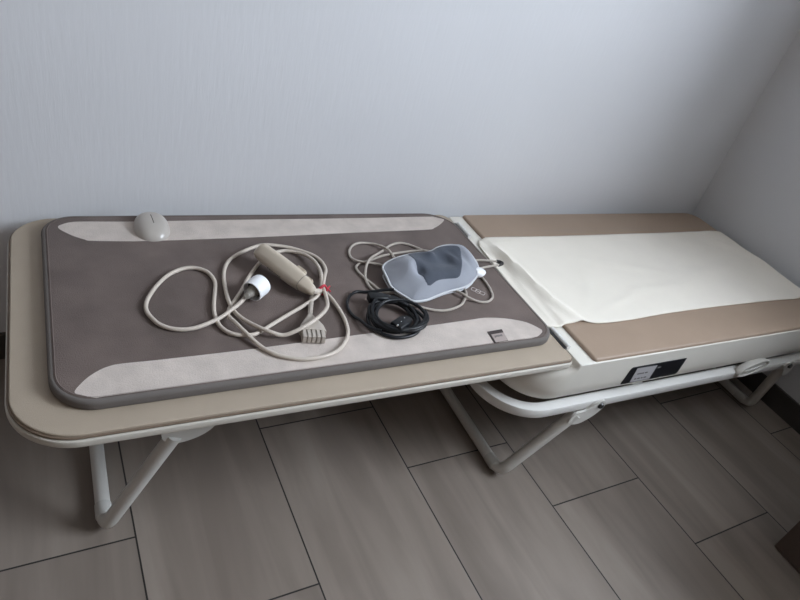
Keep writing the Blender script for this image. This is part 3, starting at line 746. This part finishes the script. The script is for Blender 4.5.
loft(bm, [[cp + cdir * s + Vector((0, math.cos(2 * PI * k / 20) * r, math.sin(2 * PI * k / 20) * r * 0.85)) for k in range(20)] for s, r in ((-0.010, 0.011), (0.0, 0.0138), (0.006, 0.0130), (0.012, 0.0098), (0.018, 0.0058))])
mesh_obj('cable_cap', bm, M['plugw'], pm)
r = 0.0028; zt = ZM + r + 0.0005
bm = bmesh.new()
tube(bm, lift_path(THIN_A, zt, [(2.3, 0.0065, 1.0), (9.5, 0.006, 1.0)], r, 8), r, 8)
tube(bm, lift_path(THIN_B, zt, [(6.5, 0.0, 1.5), (8.6, 0.012, 1.0), (0, 0.004, 1)], r, 8), r, 8)
tube(bm, lift_path(THIN_C, zt, [(16, 0.007, 1.2)], r, 8), r, 8)
TD = [(x, y, ZM + 0.0155 - 0.010 * min(i / 4, 1)) for i, (x, y) in enumerate(THIN_D)]
tube(bm, smooth_path(catmull(TD, 8), 3), r, 8)
cab = mesh_obj('cable', bm, M['thin'], pm)
bm = bmesh.new()
k = smooth_path(catmull(TD, 8), 3)
tube(bm, k[30:54], r * 1.5, 10)
mesh_obj('cable_sleeve', bm, M['dark'], cab)

# ------------------------------------------------------------------ coiled black power cable
pc_ = thing('power_cable', 'coiled black power cable with plugs lying on the front edge of the mat', 'cable', (0.57, 0.82, ZM))
rb = 0.0036
bm = bmesh.new()
bc_ = Vector((0.5680, 0.8190, ZM))
random.seed(11)
turns = [  # centre offset, half axes, rotation, lift
    ((-0.001, -0.005), 0.054, 0.050, 0.2, 0.000), ((0.006, -0.002), 0.045, 0.047, 0.7, 0.003), ((-0.006, 0.004), 0.044, 0.039, -0.5, 0.0068),
    ((0.008, -0.006), 0.052, 0.037, -0.45, 0.0105), ((-0.002, 0.002), 0.040, 0.046, 1.0, 0.013), ((0.014, -0.006), 0.050, 0.040, 0.0, 0.0155)]
path = []
nt_ = 14
for ti, (co, a_, b_, rt, lf) in enumerate(turns):
    nx = turns[min(ti + 1, len(turns) - 1)]
    for k in range(nt_):
        f = k / nt_; th = 2 * PI * f + 0.6
        g = f
        ca_ = Vector(co).lerp(Vector(nx[0]), g); aa = a_ + (nx[1] - a_) * g; bb = b_ + (nx[2] - b_) * g; ro = rt + (nx[3] - rt) * g; l_ = lf + (nx[4] - lf) * g
        x_, y_ = aa * 1.10 * math.cos(th), bb * 1.06 * math.sin(th)
        path.append((bc_.x + ca_.x + x_ * math.cos(ro) - y_ * math.sin(ro) + random.uniform(-.0012, .0012), bc_.y + ca_.y + x_ * math.sin(ro) + y_ * math.cos(ro) + random.uniform(-.0012, .0012), ZM + rb + 0.0003 + l_))
        px_, py_, pz_ = path[-1]; path[-1] = (px_, py_, pz_ + 0.006 * max(0.0, min(1.0, (py_ - bc_.y - 0.010) / 0.025)))
tube(bm, smooth_path(catmull(path, 5), 4), rb, 10)
BL = [(x, y, ZM + rb + 0.0004 + (0.013 * max(0, 1 - i / 3.0)) + (0.012 * max(0, (i - 8) / 3.0))) for i, (x, y) in enumerate(BLACK_LOOP)]
tube(bm, smooth_path(catmull(BL, 7), 3), rb * 0.9, 10)
mesh_obj('cable', bm, M['black'], pc_)
q0, q1, q2, g0, g1, d0, d1, d2 = [Vector((x, y, ZM + 0.020)) for x, y in BLACK_PLUG]
def plug_block(name, a, b, w_, h_, m, zoff=0.0, taper=0.7):
    a = a.copy(); b = b.copy(); a.z += zoff; b.z += zoff
    d = (b - a); L_ = d.length; d.normalize(); s_ = Vector((-d.y, d.x, 0))
    bm = bmesh.new(); rings = []
    for t, k in ((0, .86), (0.04, 1), (0.55, 1), (0.75, (1 + taper) / 2), (0.96, taper * .8), (1, taper * .6)):
        rings.append([a + d * (t * L_) + s_ * (w_ * k * math.copysign(abs(math.cos(2 * PI * q_ / 24)) ** .5, math.cos(2 * PI * q_ / 24))) + UZ * (h_ * k * math.copysign(abs(math.sin(2 * PI * q_ / 24)) ** .5, math.sin(2 * PI * q_ / 24))) for q_ in range(24)])
    loft(bm, rings); return mesh_obj(name, bm, m, pc_)
ib = plug_block('inline_connector', q0, q1, 0.0105, 0.0085, M['black'])
plug_block('cable_sleeve', q1 - (q1 - q0) * 0.03, q2, 0.0068, 0.0062, M['black'], 0.0, 0.8)
pg = plug_block('mains_plug', g0, g1, 0.0135, 0.0095, M['black'], -0.002)
bm = bmesh.new()
gd = (g1 - g0).normalized()
for d in (d0, d1, d2): cyl(bm, Vector((d.x, d.y, ZM + 0.024)), UZ, 0.0013, 0.0012, 0.0045, 10, bev=0.0004)
mesh_obj('contact_pin', bm, M['pins'], pg)

# ------------------------------------------------------------------ low dark cabinet, only its corner in view
cab = thing('low_cabinet', 'dark brown wooden cabinet standing on the tiled floor, only its corner showing', 'cabinet', (1.75, -0.1, 0))
bm = box(1.503, 1.975, -0.55, 0.300, 0.004, 0.62, bev=0.003)
mesh_obj('carcass', bm, M['wood'], cab)
mesh_obj('cabinet_top', box(1.495, 1.978, -0.56, 0.308, 0.6202, 0.645, bev=0.004), M['wood'], cab)
for x_ in (1.53, 1.945):
    for y_ in (-0.52, 0.27): mesh_obj('glide', box(x_ - 0.02, x_ + 0.02, y_ - 0.02, y_ + 0.02, 0, 0.005), M['rubber'], cab, smooth=False)

# ------------------------------------------------------------------ camera, light, world
cam = bpy.data.cameras.new('camera'); co = bpy.data.objects.new('camera', cam); COL.objects.link(co)
r_, d_, f_ = [Vector(v_) for v_ in CAM_R]
mw = Matrix((( r_.x, -d_.x, -f_.x, 0), (r_.y, -d_.y, -f_.y, 0), (r_.z, -d_.z, -f_.z, CAM_H), (0, 0, 0, 1)))
co.matrix_world = mw
cam.sensor_fit = 'HORIZONTAL'; cam.sensor_width = 36.0; cam.lens = 628.98 / 800 * 36
cam.clip_start = 0.01
SC.camera = co

def area(name, loc, rot, sx, sy, power, col):
    l = bpy.data.lights.new(name, 'AREA'); l.shape = 'RECTANGLE'; l.size = sx; l.size_y = sy; l.energy = power; l.color = col
    o = bpy.data.objects.new(name, l); COL.objects.link(o); o.location = loc; o.rotation_euler = rot
    return o
# daylight arriving through the window in the right wall
area('window_daylight', (XW + 0.32, (wy0 + wy1) / 2, (wz0 + wz1) / 2), (0, PI / 2, 0), wz1 - wz0, wy1 - wy0, 92, (0.81, 0.895, 1.0))

wd = bpy.data.worlds.new('world'); SC.world = wd; wd.use_nodes = True
wd.node_tree.nodes['Background'].inputs[0].default_value = (0.55, 0.65, 0.8, 1)
wd.node_tree.nodes['Background'].inputs[1].default_value = 0.6
vs = SC.view_settings
vs.view_transform = 'Standard'; vs.look = 'None'; vs.exposure = 0.68; vs.gamma = 1.0; vs.use_curve_mapping = False
